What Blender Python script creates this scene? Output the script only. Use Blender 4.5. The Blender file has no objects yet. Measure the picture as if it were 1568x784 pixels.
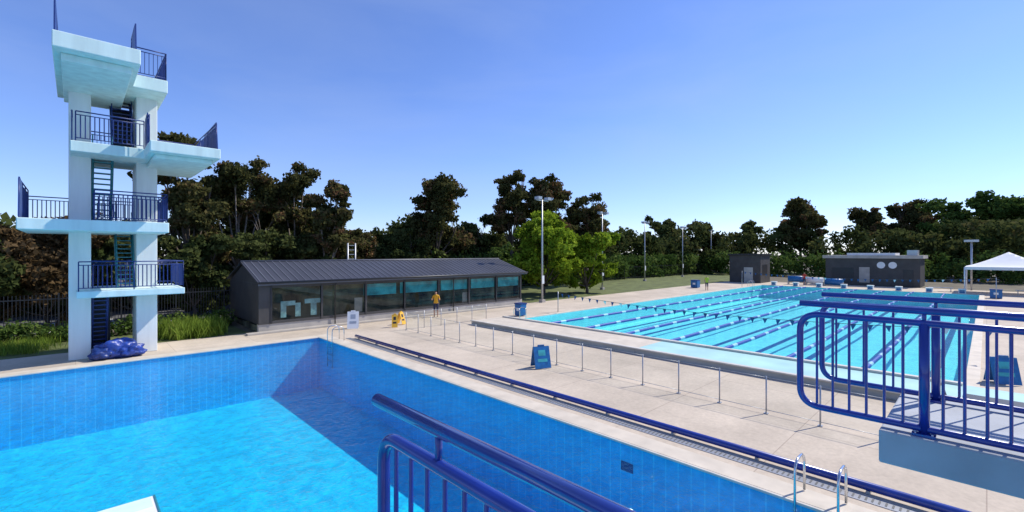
import bpy, bmesh, math, random
import numpy as np
from mathutils import Vector, Matrix
random.seed(5)
D = bpy.data
COL = bpy.context.scene.collection

# ------------------------------------------------------------------ materials
def nmat(name):
    m = D.materials.new(name); m.use_nodes = True
    nt = m.node_tree; nt.nodes.clear()
    out = nt.nodes.new('ShaderNodeOutputMaterial')
    return m, nt, out

def mat(name, col, rough=0.7, var=0.12, nscale=3.0, bump=0.0, bscale=30.0, metal=0.0, spec=0.5, coat=0.0, streak=False):
    m, nt, out = nmat(name)
    N = nt.nodes; L = nt.links
    p = N.new('ShaderNodeBsdfPrincipled')
    p.inputs['Roughness'].default_value = rough
    p.inputs['Metallic'].default_value = metal
    p.inputs['Specular IOR Level'].default_value = spec
    p.inputs['Coat Weight'].default_value = coat
    tc = N.new('ShaderNodeTexCoord')
    nz = N.new('ShaderNodeTexNoise'); nz.inputs['Scale'].default_value = nscale; nz.inputs['Detail'].default_value = 6
    if streak:
        mp = N.new('ShaderNodeMapping'); mp.inputs['Scale'].default_value = (3, 3, .35); L.new(tc.outputs['Object'], mp.inputs[0]); L.new(mp.outputs[0], nz.inputs['Vector'])
    else: L.new(tc.outputs['Object'], nz.inputs['Vector'])
    mx = N.new('ShaderNodeMix'); mx.data_type = 'RGBA'
    c = Vector(col[:3])
    mx.inputs['A'].default_value = (*[max(0, x*(1-var)) for x in c], 1)
    mx.inputs['B'].default_value = (*[min(1, x*(1+var)) for x in c], 1)
    mr = N.new('ShaderNodeMapRange'); mr.inputs['From Min'].default_value = 0.3; mr.inputs['From Max'].default_value = 0.7
    L.new(nz.outputs['Fac'], mr.inputs['Value']); L.new(mr.outputs['Result'], mx.inputs['Factor'])
    L.new(mx.outputs['Result'], p.inputs['Base Color'])
    if bump > 0:
        n2 = N.new('ShaderNodeTexNoise'); n2.inputs['Scale'].default_value = bscale; n2.inputs['Detail'].default_value = 4
        L.new(tc.outputs['Object'], n2.inputs['Vector'])
        b = N.new('ShaderNodeBump'); b.inputs['Strength'].default_value = bump; b.inputs['Distance'].default_value = 0.02
        L.new(n2.outputs['Fac'], b.inputs['Height']); L.new(b.outputs['Normal'], p.inputs['Normal'])
    L.new(p.outputs['BSDF'], out.inputs['Surface'])
    return m

def deck_mat():
    m, nt, out = nmat('deck_concrete'); N = nt.nodes; L = nt.links
    p = N.new('ShaderNodeBsdfPrincipled'); p.inputs['Roughness'].default_value = 0.85
    p.inputs['Specular IOR Level'].default_value = 0.25
    tc = N.new('ShaderNodeTexCoord')
    br = N.new('ShaderNodeTexBrick'); br.offset = 0.0
    br.inputs['Scale'].default_value = 1.0
    br.inputs['Brick Width'].default_value = 3.1; br.inputs['Row Height'].default_value = 3.1
    br.inputs['Mortar Size'].default_value = 0.010
    br.inputs['Color1'].default_value = (0.55, 0.46, 0.355, 1); br.inputs['Color2'].default_value = (0.59, 0.495, 0.385, 1)
    br.inputs['Mortar'].default_value = (0.40, 0.32, 0.25, 1)
    L.new(tc.outputs['Object'], br.inputs['Vector'])
    n1 = N.new('ShaderNodeTexNoise'); n1.inputs['Scale'].default_value = 0.35; n1.inputs['Detail'].default_value = 9; n1.inputs['Roughness'].default_value = 0.7
    L.new(tc.outputs['Object'], n1.inputs['Vector'])
    n2 = N.new('ShaderNodeTexNoise'); n2.inputs['Scale'].default_value = 9; n2.inputs['Detail'].default_value = 8; n2.inputs['Roughness'].default_value = 0.7
    L.new(tc.outputs['Object'], n2.inputs['Vector'])
    r1 = N.new('ShaderNodeMapRange'); r1.inputs['From Min'].default_value = .3; r1.inputs['From Max'].default_value = .7; r1.inputs['To Min'].default_value = .76; r1.inputs['To Max'].default_value = 1.14
    r2 = N.new('ShaderNodeMapRange'); r2.inputs['From Min'].default_value = .3; r2.inputs['From Max'].default_value = .7; r2.inputs['To Min'].default_value = .87; r2.inputs['To Max'].default_value = 1.09
    L.new(n1.outputs['Fac'], r1.inputs['Value']); L.new(n2.outputs['Fac'], r2.inputs['Value'])
    mu = N.new('ShaderNodeMath'); mu.operation = 'MULTIPLY'; L.new(r1.outputs[0], mu.inputs[0]); L.new(r2.outputs[0], mu.inputs[1])
    vm = N.new('ShaderNodeVectorMath'); vm.operation = 'SCALE'
    L.new(br.outputs['Color'], vm.inputs[0]); L.new(mu.outputs[0], vm.inputs['Scale'])
    L.new(vm.outputs[0], p.inputs['Base Color'])
    b = N.new('ShaderNodeBump'); b.inputs['Strength'].default_value = .25; b.inputs['Distance'].default_value = .01
    L.new(n2.outputs['Fac'], b.inputs['Height']); L.new(b.outputs['Normal'], p.inputs['Normal'])
    L.new(p.outputs[0], out.inputs[0]); return m

def tile_mat(name, c1, c2, mortar, w=0.25, h=0.12, ms=0.012):
    m, nt, out = nmat(name); N = nt.nodes; L = nt.links
    p = N.new('ShaderNodeBsdfPrincipled'); p.inputs['Roughness'].default_value = 0.35
    uv = N.new('ShaderNodeUVMap')
    br = N.new('ShaderNodeTexBrick'); br.offset = 0.0
    br.inputs['Scale'].default_value = 1.0; br.inputs['Brick Width'].default_value = w; br.inputs['Row Height'].default_value = h
    br.inputs['Mortar Size'].default_value = ms
    br.inputs['Color1'].default_value = (*c1, 1); br.inputs['Color2'].default_value = (*c2, 1); br.inputs['Mortar'].default_value = (*mortar, 1)
    L.new(uv.outputs['UV'], br.inputs['Vector'])
    tc = N.new('ShaderNodeTexCoord')
    n1 = N.new('ShaderNodeTexNoise'); n1.inputs['Scale'].default_value = 0.5; n1.inputs['Detail'].default_value = 8
    n1.inputs['Roughness'].default_value = .7
    L.new(tc.outputs['Object'], n1.inputs['Vector'])
    r1 = N.new('ShaderNodeMapRange'); r1.inputs['From Min'].default_value = .3; r1.inputs['From Max'].default_value = .7; r1.inputs['To Min'].default_value = .92; r1.inputs['To Max'].default_value = 1.06
    L.new(n1.outputs['Fac'], r1.inputs['Value'])
    vm = N.new('ShaderNodeVectorMath'); vm.operation = 'SCALE'
    L.new(br.outputs['Color'], vm.inputs[0]); L.new(r1.outputs[0], vm.inputs['Scale'])
    L.new(vm.outputs[0], p.inputs['Base Color'])
    L.new(p.outputs[0], out.inputs[0]); return m

def two_sided_fresnel(N, L, ior, normal=None):
    """same reflectance from both sides of a thin sheet"""
    ge = N.new('ShaderNodeNewGeometry')
    ma = N.new('ShaderNodeMath'); ma.operation = 'MULTIPLY_ADD'; ma.inputs[1].default_value = 1/ior-ior; ma.inputs[2].default_value = ior
    L.new(ge.outputs['Backfacing'], ma.inputs[0])
    fr = N.new('ShaderNodeFresnel'); L.new(ma.outputs[0], fr.inputs['IOR'])
    if normal is not None: L.new(normal, fr.inputs['Normal'])
    return fr

def water_mat(name, tint, refl, s1, s2, strength, mod=.10):
    m, nt, out = nmat(name); N = nt.nodes; L = nt.links
    tc = N.new('ShaderNodeTexCoord')
    n1 = N.new('ShaderNodeTexNoise'); n1.inputs['Scale'].default_value = s1; n1.inputs['Detail'].default_value = 3; n1.inputs['Distortion'].default_value = .6
    n2 = N.new('ShaderNodeTexNoise'); n2.inputs['Scale'].default_value = s2; n2.inputs['Detail'].default_value = 3; n2.inputs['Distortion'].default_value = .8
    L.new(tc.outputs['Object'], n1.inputs['Vector']); L.new(tc.outputs['Object'], n2.inputs['Vector'])
    ad = N.new('ShaderNodeMath'); ad.operation = 'MULTIPLY_ADD'; ad.inputs[1].default_value = .8
    L.new(n2.outputs['Fac'], ad.inputs[0]); L.new(n1.outputs['Fac'], ad.inputs[2])
    b = N.new('ShaderNodeBump'); b.inputs['Strength'].default_value = strength; b.inputs['Distance'].default_value = .12
    L.new(ad.outputs[0], b.inputs['Height'])
    g = N.new('ShaderNodeBsdfGlossy'); g.inputs['Roughness'].default_value = .06; g.inputs['Color'].default_value = (1, 1, 1, 1)
    L.new(b.outputs['Normal'], g.inputs['Normal'])
    mr = N.new('ShaderNodeMapRange'); mr.inputs['From Min'].default_value = .75; mr.inputs['From Max'].default_value = 1.05
    L.new(ad.outputs[0], mr.inputs['Value'])
    mc = N.new('ShaderNodeMix'); mc.data_type = 'RGBA'
    mc.inputs['A'].default_value = (*[x*(1-mod) for x in tint], 1); mc.inputs['B'].default_value = (*[min(1, x*(1+mod)) for x in tint], 1)  # ripple sparkle put into the tint, paler where the waves rise
    L.new(mr.outputs[0], mc.inputs['Factor'])
    t = N.new('ShaderNodeBsdfTransparent'); L.new(mc.outputs['Result'], t.inputs['Color'])
    fr = two_sided_fresnel(N, L, 1.33, b.outputs['Normal'])
    mu = N.new('ShaderNodeMath'); mu.operation = 'MULTIPLY'; mu.inputs[1].default_value = refl; L.new(fr.outputs[0], mu.inputs[0])
    mx = N.new('ShaderNodeMixShader'); L.new(mu.outputs[0], mx.inputs[0]); L.new(t.outputs[0], mx.inputs[1]); L.new(g.outputs[0], mx.inputs[2])
    L.new(mx.outputs[0], out.inputs[0]); return m

def glass_mat(name, tint=(.93, .96, .95), refl=.6):
    m, nt, out = nmat(name); N = nt.nodes; L = nt.links
    t = N.new('ShaderNodeBsdfTransparent'); t.inputs[0].default_value = (*tint, 1)
    g = N.new('ShaderNodeBsdfGlossy'); g.inputs['Roughness'].default_value = .02
    fr = two_sided_fresnel(N, L, 1.45)
    mu = N.new('ShaderNodeMath'); mu.operation = 'MULTIPLY'; mu.inputs[1].default_value = refl; L.new(fr.outputs[0], mu.inputs[0])
    mx = N.new('ShaderNodeMixShader'); L.new(mu.outputs[0], mx.inputs[0]); L.new(t.outputs[0], mx.inputs[1]); L.new(g.outputs[0], mx.inputs[2])
    L.new(mx.outputs[0], out.inputs[0]); return m

def leaf_mat(name, dark, light, accent, acc=.75, trans=.3):
    m, nt, out = nmat(name); N = nt.nodes; L = nt.links
    at = N.new('ShaderNodeAttribute'); at.attribute_name = 'leafvar'
    cr = N.new('ShaderNodeValToRGB')
    cr.color_ramp.elements[0].position = 0; cr.color_ramp.elements[0].color = (*dark, 1)
    cr.color_ramp.elements[1].position = acc; cr.color_ramp.elements[1].color = (*light, 1)
    e = cr.color_ramp.elements.new(1.0); e.color = (*accent, 1)
    L.new(at.outputs['Fac'], cr.inputs[0])
    d = N.new('ShaderNodeBsdfDiffuse'); L.new(cr.outputs[0], d.inputs[0])
    t = N.new('ShaderNodeBsdfTranslucent'); L.new(cr.outputs[0], t.inputs[0])
    mx = N.new('ShaderNodeMixShader'); mx.inputs[0].default_value = trans
    L.new(d.outputs[0], mx.inputs[1]); L.new(t.outputs[0], mx.inputs[2])
    L.new(mx.outputs[0], out.inputs[0]); return m

def dash_mat(name, axis, period, c1, c2, duty=.5):
    m, nt, out = nmat(name); N = nt.nodes; L = nt.links
    p = N.new('ShaderNodeBsdfPrincipled'); p.inputs['Roughness'].default_value = .4
    tc = N.new('ShaderNodeTexCoord'); sp = N.new('ShaderNodeSeparateXYZ'); L.new(tc.outputs['Object'], sp.inputs[0])
    a = N.new('ShaderNodeMath'); a.operation = 'DIVIDE'; a.inputs[1].default_value = period; L.new(sp.outputs[axis], a.inputs[0])
    f = N.new('ShaderNodeMath'); f.operation = 'FRACT'; L.new(a.outputs[0], f.inputs[0])
    g = N.new('ShaderNodeMath'); g.operation = 'GREATER_THAN'; g.inputs[1].default_value = duty; L.new(f.outputs[0], g.inputs[0])
    mx = N.new('ShaderNodeMix'); mx.data_type = 'RGBA'; mx.inputs['A'].default_value = (*c1, 1); mx.inputs['B'].default_value = (*c2, 1)
    L.new(g.outputs[0], mx.inputs['Factor']); L.new(mx.outputs['Result'], p.inputs['Base Color'])
    L.new(p.outputs[0], out.inputs[0]); return m

M = {}
M['deck'] = deck_mat()
M['coping'] = mat('coping_stone', (.60, .52, .41), .7, .12, 2, .15, 40)
M['coping_wet'] = mat('coping_edge', (.62, .57, .48), .5, .12, 2)
M['ground'] = mat('ground_soil', (.13, .11, .07), .95, .35, .4, .4, 4)
M['grass'] = mat('grass_ground', (.11, .13, .035), .95, .4, .8, .5, 20)
M['asphalt'] = mat('asphalt', (.10, .10, .105), .9, .2, 2, .2, 60)
M['white'] = mat('white_paint', (.78, .78, .76), .5, .05, 2)
M['tower'] = mat('tower_painted_concrete', (.74, .77, .74), .65, .10, .9, .1, 12, streak=True)
M['slab'] = mat('slab_painted_concrete', (.64, .79, .75), .6, .10, 1.1, .1, 12, streak=True)
M['slabgrey'] = mat('platform_concrete', (.36, .38, .40), .75, .16, 1.6, .2, 14)
M['blue'] = mat('blue_powdercoat', (.013, .036, .25), .25, .15, 5, 0, 30, 0, .5, .5)
M['bluedark'] = mat('blue_steel', (.012, .035, .17), .4, .15, 3)
M['teal'] = mat('teal_steel', (.03, .20, .24), .4, .15, 3)
M['tarp'] = mat('blue_tarp', (.02, .05, .26), .35, .4, 6, .5, 18)
M['steel'] = mat('stainless_steel', (.62, .63, .65), .2, .05, 5, 0, 30, 1.0)
M['galv'] = mat('galvanised_post', (.42, .43, .44), .4, .08, 5, 0, 30, .5)
M['grate'] = mat('grate_slot', (.12, .12, .12), .6, .2, 4)
M['black'] = mat('black_metal', (.02, .02, .022), .45, .2, 4)
M['darkwall'] = mat('dark_cladding', (.055, .052, .05), .6, .2, 1.5, .1, 10)
M['shedroof'] = mat('roof_sheet', (.06, .06, .068), .45, .16, .7, 0, 20, .15)
M['roofrib'] = mat('roof_rib', (.12, .12, .135), .45, .1, 1, 0, 10, .15)
M['plinth'] = mat('plinth_concrete', (.42, .38, .33), .8, .15, 1.5, .2, 20)
M['shedglass'] = glass_mat('window_glass', (.70, .76, .74), 1.1)
M['glass'] = glass_mat('balustrade_glass', (.975, .99, .985), .8)
M['letter'] = mat('window_reflection', (.30, .50, .49), .5, .35, 4)  # pale colour painting a sign's reflection in the shed windows
M['reflection_print_teal'] = mat('reflection_print_teal', (.05, .42, .45), .5, .6, 1.4)  # paints the pool's reflection in the shed windows; also print on blue signs
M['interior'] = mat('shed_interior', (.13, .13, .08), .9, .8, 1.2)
M['orange'] = mat('orange_cloth', (.75, .38, .02), .8, .1, 8)
M['yellow'] = mat('yellow_plastic', (.75, .42, .03), .5, .1, 8)
M['lime'] = mat('lime_cloth', (.45, .6, .05), .8, .1, 8)
M['navy'] = mat('navy_cloth', (.02, .025, .06), .8, .1, 8)
M['skin'] = mat('skin', (.48, .28, .19), .55, .06, 8)
M['hair'] = mat('hair', (.03, .02, .012), .6, .2, 30)
M['signblue'] = mat('sign_blue', (.01, .13, .34), .4, .2, 8)
M['bark'] = mat('bark', (.10, .075, .055), .9, .35, 3, .6, 12)
M['palebark'] = mat('pale_bark', (.24, .20, .16), .85, .3, 2, .4, 10)
M['red'] = mat('red_cloth', (.4, .03, .02), .8)
M['bulk_teal'] = mat('bulkhead_top', (.42, .66, .62), .45, .12, .8)
M['bulk_grey'] = mat('bulkhead_side', (.42, .42, .38), .75, .14, 1.2, .1, 20)
M['tent'] = mat('tent_fabric', (.78, .78, .77), .8, .05, 1)
M['dive_wall'] = tile_mat('dive_tile_wall', (.03, .52, .84), (.028, .49, .81), (.12, .68, .92), .27, 30.0, .014)
M['dive_floor'] = tile_mat('dive_tile_floor', (.10, .68, .82), (.105, .69, .83), (.12, .71, .84), .5, .5, .012)
M['comp_floor'] = tile_mat('race_tile_floor', (.38, .78, .78), (.40, .80, .79), (.46, .82, .81), .5, .5, .02)
M['lane'] = mat('lane_tile', (.006, .04, .20), .4, .1, 2)
M['water_dive'] = water_mat('dive_water', (.30, .82, .98), .6, 3.4, 12.0, .5, .13)
M['water_race'] = water_mat('race_water', (.57, .94, .97), .32, 2.6, 8.0, .55, .07)
M['rope'] = dash_mat('lane_rope_floats', 'X', 2.2, (.012, .06, .32), (.30, .55, .66), .78)
M['flag'] = mat('flag_cloth', (.03, .10, .26), .8, .3, 2)
M['leaf_euc'] = leaf_mat('eucalypt_leaf', (.036, .044, .015), (.110, .105, .038), (.24, .12, .065), .70)
M['leaf_dark'] = leaf_mat('dark_leaf', (.032, .050, .016), (.105, .120, .038), (.17, .145, .055), .8)
M['leaf_bright'] = leaf_mat('bright_leaf', (.09, .14, .012), (.27, .37, .03), (.38, .46, .06), .7, .45)
M['leaf_grass'] = leaf_mat('grass_blade', (.10, .16, .02), (.24, .33, .05), (.38, .38, .10), .8, .3)
M['leaf_brown'] = leaf_mat('dry_leaf', (.07, .045, .02), (.15, .10, .05), (.22, .15, .08), .8, .2)
M['leaf_green'] = leaf_mat('green_leaf', (.035, .07, .016), (.11, .17, .038), (.17, .21, .06), .75)

# ------------------------------------------------------------------ mesh builder
class MB:
    def __init__(s): s.v = []; s.f = []; s.m = []; s.sm = []; s.mats = []
    def mi(s, k):
        if k not in s.mats: s.mats.append(k)
        return s.mats.index(k)
    def quad(s, pts, k, smooth=False):
        b = len(s.v); s.v += [tuple(p) for p in pts]; s.f.append(tuple(range(b, b+len(pts)))); s.m.append(s.mi(k)); s.sm.append(smooth)
    def box(s, a, b, k, topk=None):
        x0, y0, z0 = [min(a[i], b[i]) for i in range(3)]; x1, y1, z1 = [max(a[i], b[i]) for i in range(3)]
        o = len(s.v)
        s.v += [(x0,y0,z0),(x1,y0,z0),(x1,y1,z0),(x0,y1,z0),(x0,y0,z1),(x1,y0,z1),(x1,y1,z1),(x0,y1,z1)]
        fs = [(0,3,2,1),(4,5,6,7),(0,1,5,4),(1,2,6,5),(2,3,7,6),(3,0,4,7)]
        for i, f in enumerate(fs):
            s.f.append(tuple(o+j for j in f)); s.m.append(s.mi(topk if (topk and i == 1) else k)); s.sm.append(False)
    def prism(s, poly, z0, z1, k):
        n = len(poly); o = len(s.v)
        s.v += [(p[0], p[1], z0) for p in poly] + [(p[0], p[1], z1) for p in poly]
        s.f.append(tuple(o+n+i for i in range(n))); s.f.append(tuple(o+n-1-i for i in range(n)))
        s.m += [s.mi(k)]*2; s.sm += [False]*2
        for i in range(n):
            j = (i+1) % n; s.f.append((o+i, o+j, o+n+j, o+n+i)); s.m.append(s.mi(k)); s.sm.append(False)
    def tube(s, pts, r, k, seg=8, r1=None, cap=True, smooth=True):
        pts = [Vector(p) for p in pts]; n = len(pts); o = len(s.v)
        T = []
        for i in range(n):
            a = pts[max(0, i-1)]; b = pts[min(n-1, i+1)]; T.append((b-a).normalized())
        up = Vector((0, 0, 1)) if abs(T[0].z) < .9 else Vector((1, 0, 0))
        nrm = T[0].cross(up).normalized()
        for i in range(n):
            nrm = (nrm - T[i]*nrm.dot(T[i])).normalized(); bi = T[i].cross(nrm)
            rr = r if r1 is None else r + (r1-r)*i/(n-1)
            for j in range(seg):
                a = 2*math.pi*j/seg; p = pts[i] + nrm*math.cos(a)*rr + bi*math.sin(a)*rr; s.v.append(tuple(p))
        mi = s.mi(k)
        for i in range(n-1):
            for j in range(seg):
                j2 = (j+1) % seg; s.f.append((o+i*seg+j, o+i*seg+j2, o+(i+1)*seg+j2, o+(i+1)*seg+j)); s.m.append(mi); s.sm.append(smooth)
        if cap:
            s.f.append(tuple(o+seg-1-j for j in range(seg))); s.f.append(tuple(o+(n-1)*seg+j for j in range(seg))); s.m += [mi]*2; s.sm += [False]*2
    def build(s, name, parent=None, bevel=0):
        me = D.meshes.new(name); me.from_pydata(s.v, [], s.f)
        for k in s.mats: me.materials.append(M[k])
        me.polygons.foreach_set('material_index', s.m); me.polygons.foreach_set('use_smooth', s.sm); me.update()
        bm = bmesh.new(); bm.from_mesh(me); bmesh.ops.recalc_face_normals(bm, faces=bm.faces); bm.to_mesh(me); bm.free()
        ob = D.objects.new(name, me); COL.objects.link(ob)
        if bevel > 0:
            bv = ob.modifiers.new('bevel', 'BEVEL'); bv.width = bevel; bv.segments = 2; bv.limit_method = 'ANGLE'
        if parent: ob.parent = parent
        return ob

def empty(name, loc=(0, 0, 0)):
    e = D.objects.new(name, None); COL.objects.link(e); e.location = loc; return e

def roundpath(pts, r, seg=6):
    P = [Vector(p) for p in pts]; out = [P[0]]
    for i in range(1, len(P)-1):
        a = (P[i-1]-P[i]).normalized(); b = (P[i+1]-P[i]).normalized()
        p0 = P[i]+a*r; p1 = P[i]+b*r
        for j in range(seg+1):
            t = j/seg; out.append(p0*(1-t)**2 + P[i]*2*t*(1-t) + p1*t*t)
    out.append(P[-1]); return out

def sheet(name, x0, x1, y0, y1, z, k, holes=()):
    xs = sorted({x0, x1, *[c for h in holes for c in h[:2] if x0 < c < x1]})
    ys = sorted({y0, y1, *[c for h in holes for c in h[2:] if y0 < c < y1]})
    b = MB()
    for i in range(len(xs)-1):
        for j in range(len(ys)-1):
            cx = (xs[i]+xs[i+1])/2; cy = (ys[j]+ys[j+1])/2
            if any(h[0] < cx < h[1] and h[2] < cy < h[3] for h in holes): continue
            b.quad([(xs[i], ys[j], z), (xs[i+1], ys[j], z), (xs[i+1], ys[j+1], z), (xs[i], ys[j+1], z)], k)
    ob = b.build(name)
    if len(ob.data.polygons) and ob.data.polygons[0].normal.z < 0: ob.data.flip_normals()
    return ob

# ------------------------------------------------------------------ ground + pools
DIVE = (-15.0, 8.8, -5.0, 23.1)
RACE = (19.4, 65.6, 0.5, 20.6)
sheet('ground', -900, 1200, -900, 1200, -0.012, 'ground', [DIVE, RACE])
sheet('pool_deck', -26, 74, -14, 26.9, 0.0, 'deck', [DIVE, RACE])
sheet('grass_lawn', 28, 120, 26.9, 44, -0.004, 'grass')
sheet('grass_verge', -26, 6.6, 26.9, 31.4, -0.004, 'grass')
sheet('carpark', -30, 27, 33.5, 44, -0.004, 'asphalt')
b = MB()
for i in range(12):
    x = -14+i*2.6; b.quad([(x, 34, 0), (x+.12, 34, 0), (x+.12, 39, 0), (x, 39, 0)], 'white')
b.build('carpark_marking')

def pool_shell(name, R, depth, wallk, floork):
    x0, x1, y0, y1 = R
    me = D.meshes.new(name); bm = bmesh.new(); uvl = bm.loops.layers.uv.new('UVMap')
    def q(pts, uvs, mi):
        f = bm.faces.new([bm.verts.new(p) for p in pts]); f.material_index = mi
        for l, u in zip(f.loops, uvs): l[uvl].uv = u
    zt = -0.001; zb = -depth
    q([(x0,y1,zb),(x1,y1,zb),(x1,y1,zt),(x0,y1,zt)], [(x0,zb),(x1,zb),(x1,zt),(x0,zt)], 0)
    q([(x1,y0,zb),(x0,y0,zb),(x0,y0,zt),(x1,y0,zt)], [(x1,zb),(x0,zb),(x0,zt),(x1,zt)], 0)
    q([(x1,y1,zb),(x1,y0,zb),(x1,y0,zt),(x1,y1,zt)], [(y1,zb),(y0,zb),(y0,zt),(y1,zt)], 0)
    q([(x0,y0,zb),(x0,y1,zb),(x0,y1,zt),(x0,y0,zt)], [(y0,zb),(y1,zb),(y1,zt),(y0,zt)], 0)
    q([(x0,y0,zb),(x1,y0,zb),(x1,y1,zb),(x0,y1,zb)], [(x0,y0),(x1,y0),(x1,y1),(x0,y1)], 1)
    bm.to_mesh(me); bm.free(); me.materials.append(M[wallk]); me.materials.append(M[floork])
    ob = D.objects.new(name, me); COL.objects.link(ob); return ob
pool_shell('diving_pool', DIVE, 2.5, 'dive_wall', 'dive_floor')
pool_shell('swimming_pool', RACE, 1.6, 'comp_floor', 'comp_floor')
sheet('diving_pool_water', DIVE[0], DIVE[1], DIVE[2], DIVE[3], -0.025, 'water_dive')
sheet('swimming_pool_water', RACE[0], RACE[1], RACE[2], RACE[3], -0.03, 'water_race')

b = MB()
b.box((8.8, -5, -.001), (9.35, 23.65, .03), 'coping'); b.box((-15, 23.1, -.001), (8.797, 23.65, .03), 'coping')
b.box((8.74, -5, -.018), (8.797, 23.1, .026), 'coping_wet'); b.box((-15, 23.04, -.018), (8.735, 23.1, .026), 'coping_wet')
b.build('pool_coping', bevel=.006)
b = MB()
b.box((19.6, 20.6, -.001), (65.6, 20.95, .04), 'coping'); b.box((65.6, .2, -.001), (66.0, 20.95, .04), 'coping'); b.box((19.6, .15, -.001), (65.597, .5, .04), 'coping')
b.build('pool_coping', bevel=.01)
b = MB()
b.box((9.62, -5, 0.0), (9.86, 21.9, .012), 'galv')
y = -3.0
while y < 21.8:
    b.box((9.67, y, .012), (9.81, y+.03, .016), 'grate'); y += .09
b.build('drain_grate')
b = MB()
b.tube([(10.02, -5, .12), (10.02, 21.6, .12)], .075, 'blue', 12)
y = -4
while y < 21.6:
    b.box((9.95, y, .004), (10.09, y+.06, .06), 'galv'); y += 1.8
b.build('blue_pipe_rail')
b = MB(); b.box((8.78, 5.35, -.62), (8.797, 5.65, -.42), 'bluedark'); b.build('depth_marker_plate')

b = MB(); r = MB()
nl = 8; w = (RACE[3]-RACE[2])/nl
for i in range(nl):
    c = RACE[2]+w*(i+.5)
    b.quad([(21.4, c-.16, -1.594), (63.6, c-.16, -1.594), (63.6, c+.16, -1.594), (21.4, c+.16, -1.594)], 'lane')
    for xx in (21.4, 63.6-.28):
        b.quad([(xx, c-.5, -1.588), (xx+.28, c-.5, -1.588), (xx+.28, c+.5, -1.588), (xx, c+.5, -1.588)], 'lane')
b.build('lane_marking')
for i in range(1, nl):
    c = RACE[2]+w*i
    pts = [(RACE[0]+.02+j*(46.1/40), c+.05*math.sin(j*.5+i), -.01) for j in range(41)]
    r.tube(pts, .085, 'rope', 8)
r.build('lane_rope')

b = MB()
b.box((16.9, 10.2, 0), (19.4, 21.1, .22), 'bulk_grey', 'coping')
b.box((16.9, -9, 0), (19.4, 10.197, .22), 'bulk_grey', 'bulk_teal')
b.box((16.8, -9, .22), (17.0, 21.1, .27), 'coping_wet')
b.box((19.2, .5, .22), (19.42, 20.9, .30), 'coping_wet')
b.build('pool_bulkhead', bevel=.015)

for (u, nm) in ((25.0, 0), (60.5, 1)):
    b = MB()
    ya, yb = -.6, 21.3
    za = 1.35 if nm == 0 else 1.9; sag = .45
    def zz(y): t = (y-ya)/(yb-ya); return za-sag*4*t*(1-t)
    b.tube([(u, ya, 0), (u, ya, za+.1)], .03, 'galv'); b.tube([(u, yb, 0), (u, yb, za+.1)], .03, 'galv')
    b.tube([(u, ya+(yb-ya)*i/24, zz(ya+(yb-ya)*i/24)) for i in range(25)], .012, 'black', 5)
    y = ya+.4
    while y < yb-.4:
        ang = random.uniform(-.08, .08)
        b.quad([(u, y, zz(y)), (u, y+.22, zz(y+.22)), (u+ang, y+.11+random.uniform(-.04, .04), zz(y)-.27)], 'flag' if random.random() < .8 else 'white'); y += .6
    b.build('backstroke_flags')

for i in range(nl):
    b = MB(); c = RACE[2]+w*(i+.5)
    b.box((66.05, c-.28, .04), (66.6, c+.28, .45), 'white'); b.box((65.9, c-.3, .453), (66.7, c+.3, .52), 'white'); b.box((66.045, c-.2, .1), (66.048, c+.2, .4), 'signblue')
    b.tube([(66.0, c-.22, .3), (65.85, c-.22, .3), (65.85, c+.22, .3), (66.0, c+.22, .3)], .02, 'steel', 6)
    b.build('starting_block')

# ------------------------------------------------------------------ diving tower
tower = empty('diving_tower', (1.2, 25.5, 0))
def tb(b, name, bev=0):
    o = b.build(name, None, bev); o.parent = tower; o.matrix_parent_inverse = Matrix.Translation((-1.2, -25.5, 0)); return o
b = MB()
b.box((-.2, 24.8, 0), (.45, 26.6, 10.82), 'tower'); b.box((1.85, 24.8, 0), (2.55, 26.6, 10.82), 'tower')
tb(b, 'column', .02)
def pl(name, polys, z0, z1):
    b = MB()
    for p in polys: b.prism(p, z0, z1, 'slab')
    tb(b, name, .025)
def rect(x0, x1, y0, y1): return [(x0, y0), (x1, y0), (x1, y1), (x0, y1)]
pl('platform_1', [rect(.02, 3.35, 23.55, 27.2)], 2.5, 2.76)
pl('platform_2', [[(-1.45, 22.6), (2.7, 22.6), (2.7, 27.2), (-1.45, 27.2)]], 5.02, 5.42)
pl('platform_3', [[(-.15, 23.55), (2.0, 23.55), (2.0, 21.5), (4.25, 21.5), (4.25, 27.2), (-.15, 27.2)]], 8.02, 8.42)
pl('platform_4', [[(-.55, 20.5), (1.65, 20.5), (1.65, 23.4), (2.75, 23.4), (2.75, 27.2), (-.55, 27.2)]], 10.8, 11.32)
b = MB()
b.prism([(-.35, 21.0), (1.45, 21.0), (1.45, 26.8), (-.35, 26.8)], 10.55, 10.797, 'slab')
b.prism([(2.2, 22.0), (4.05, 22.0), (4.05, 26.8), (2.2, 26.8)], 7.86, 8.017, 'slab')
tb(b, 'platform_beam', .02)

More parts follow.
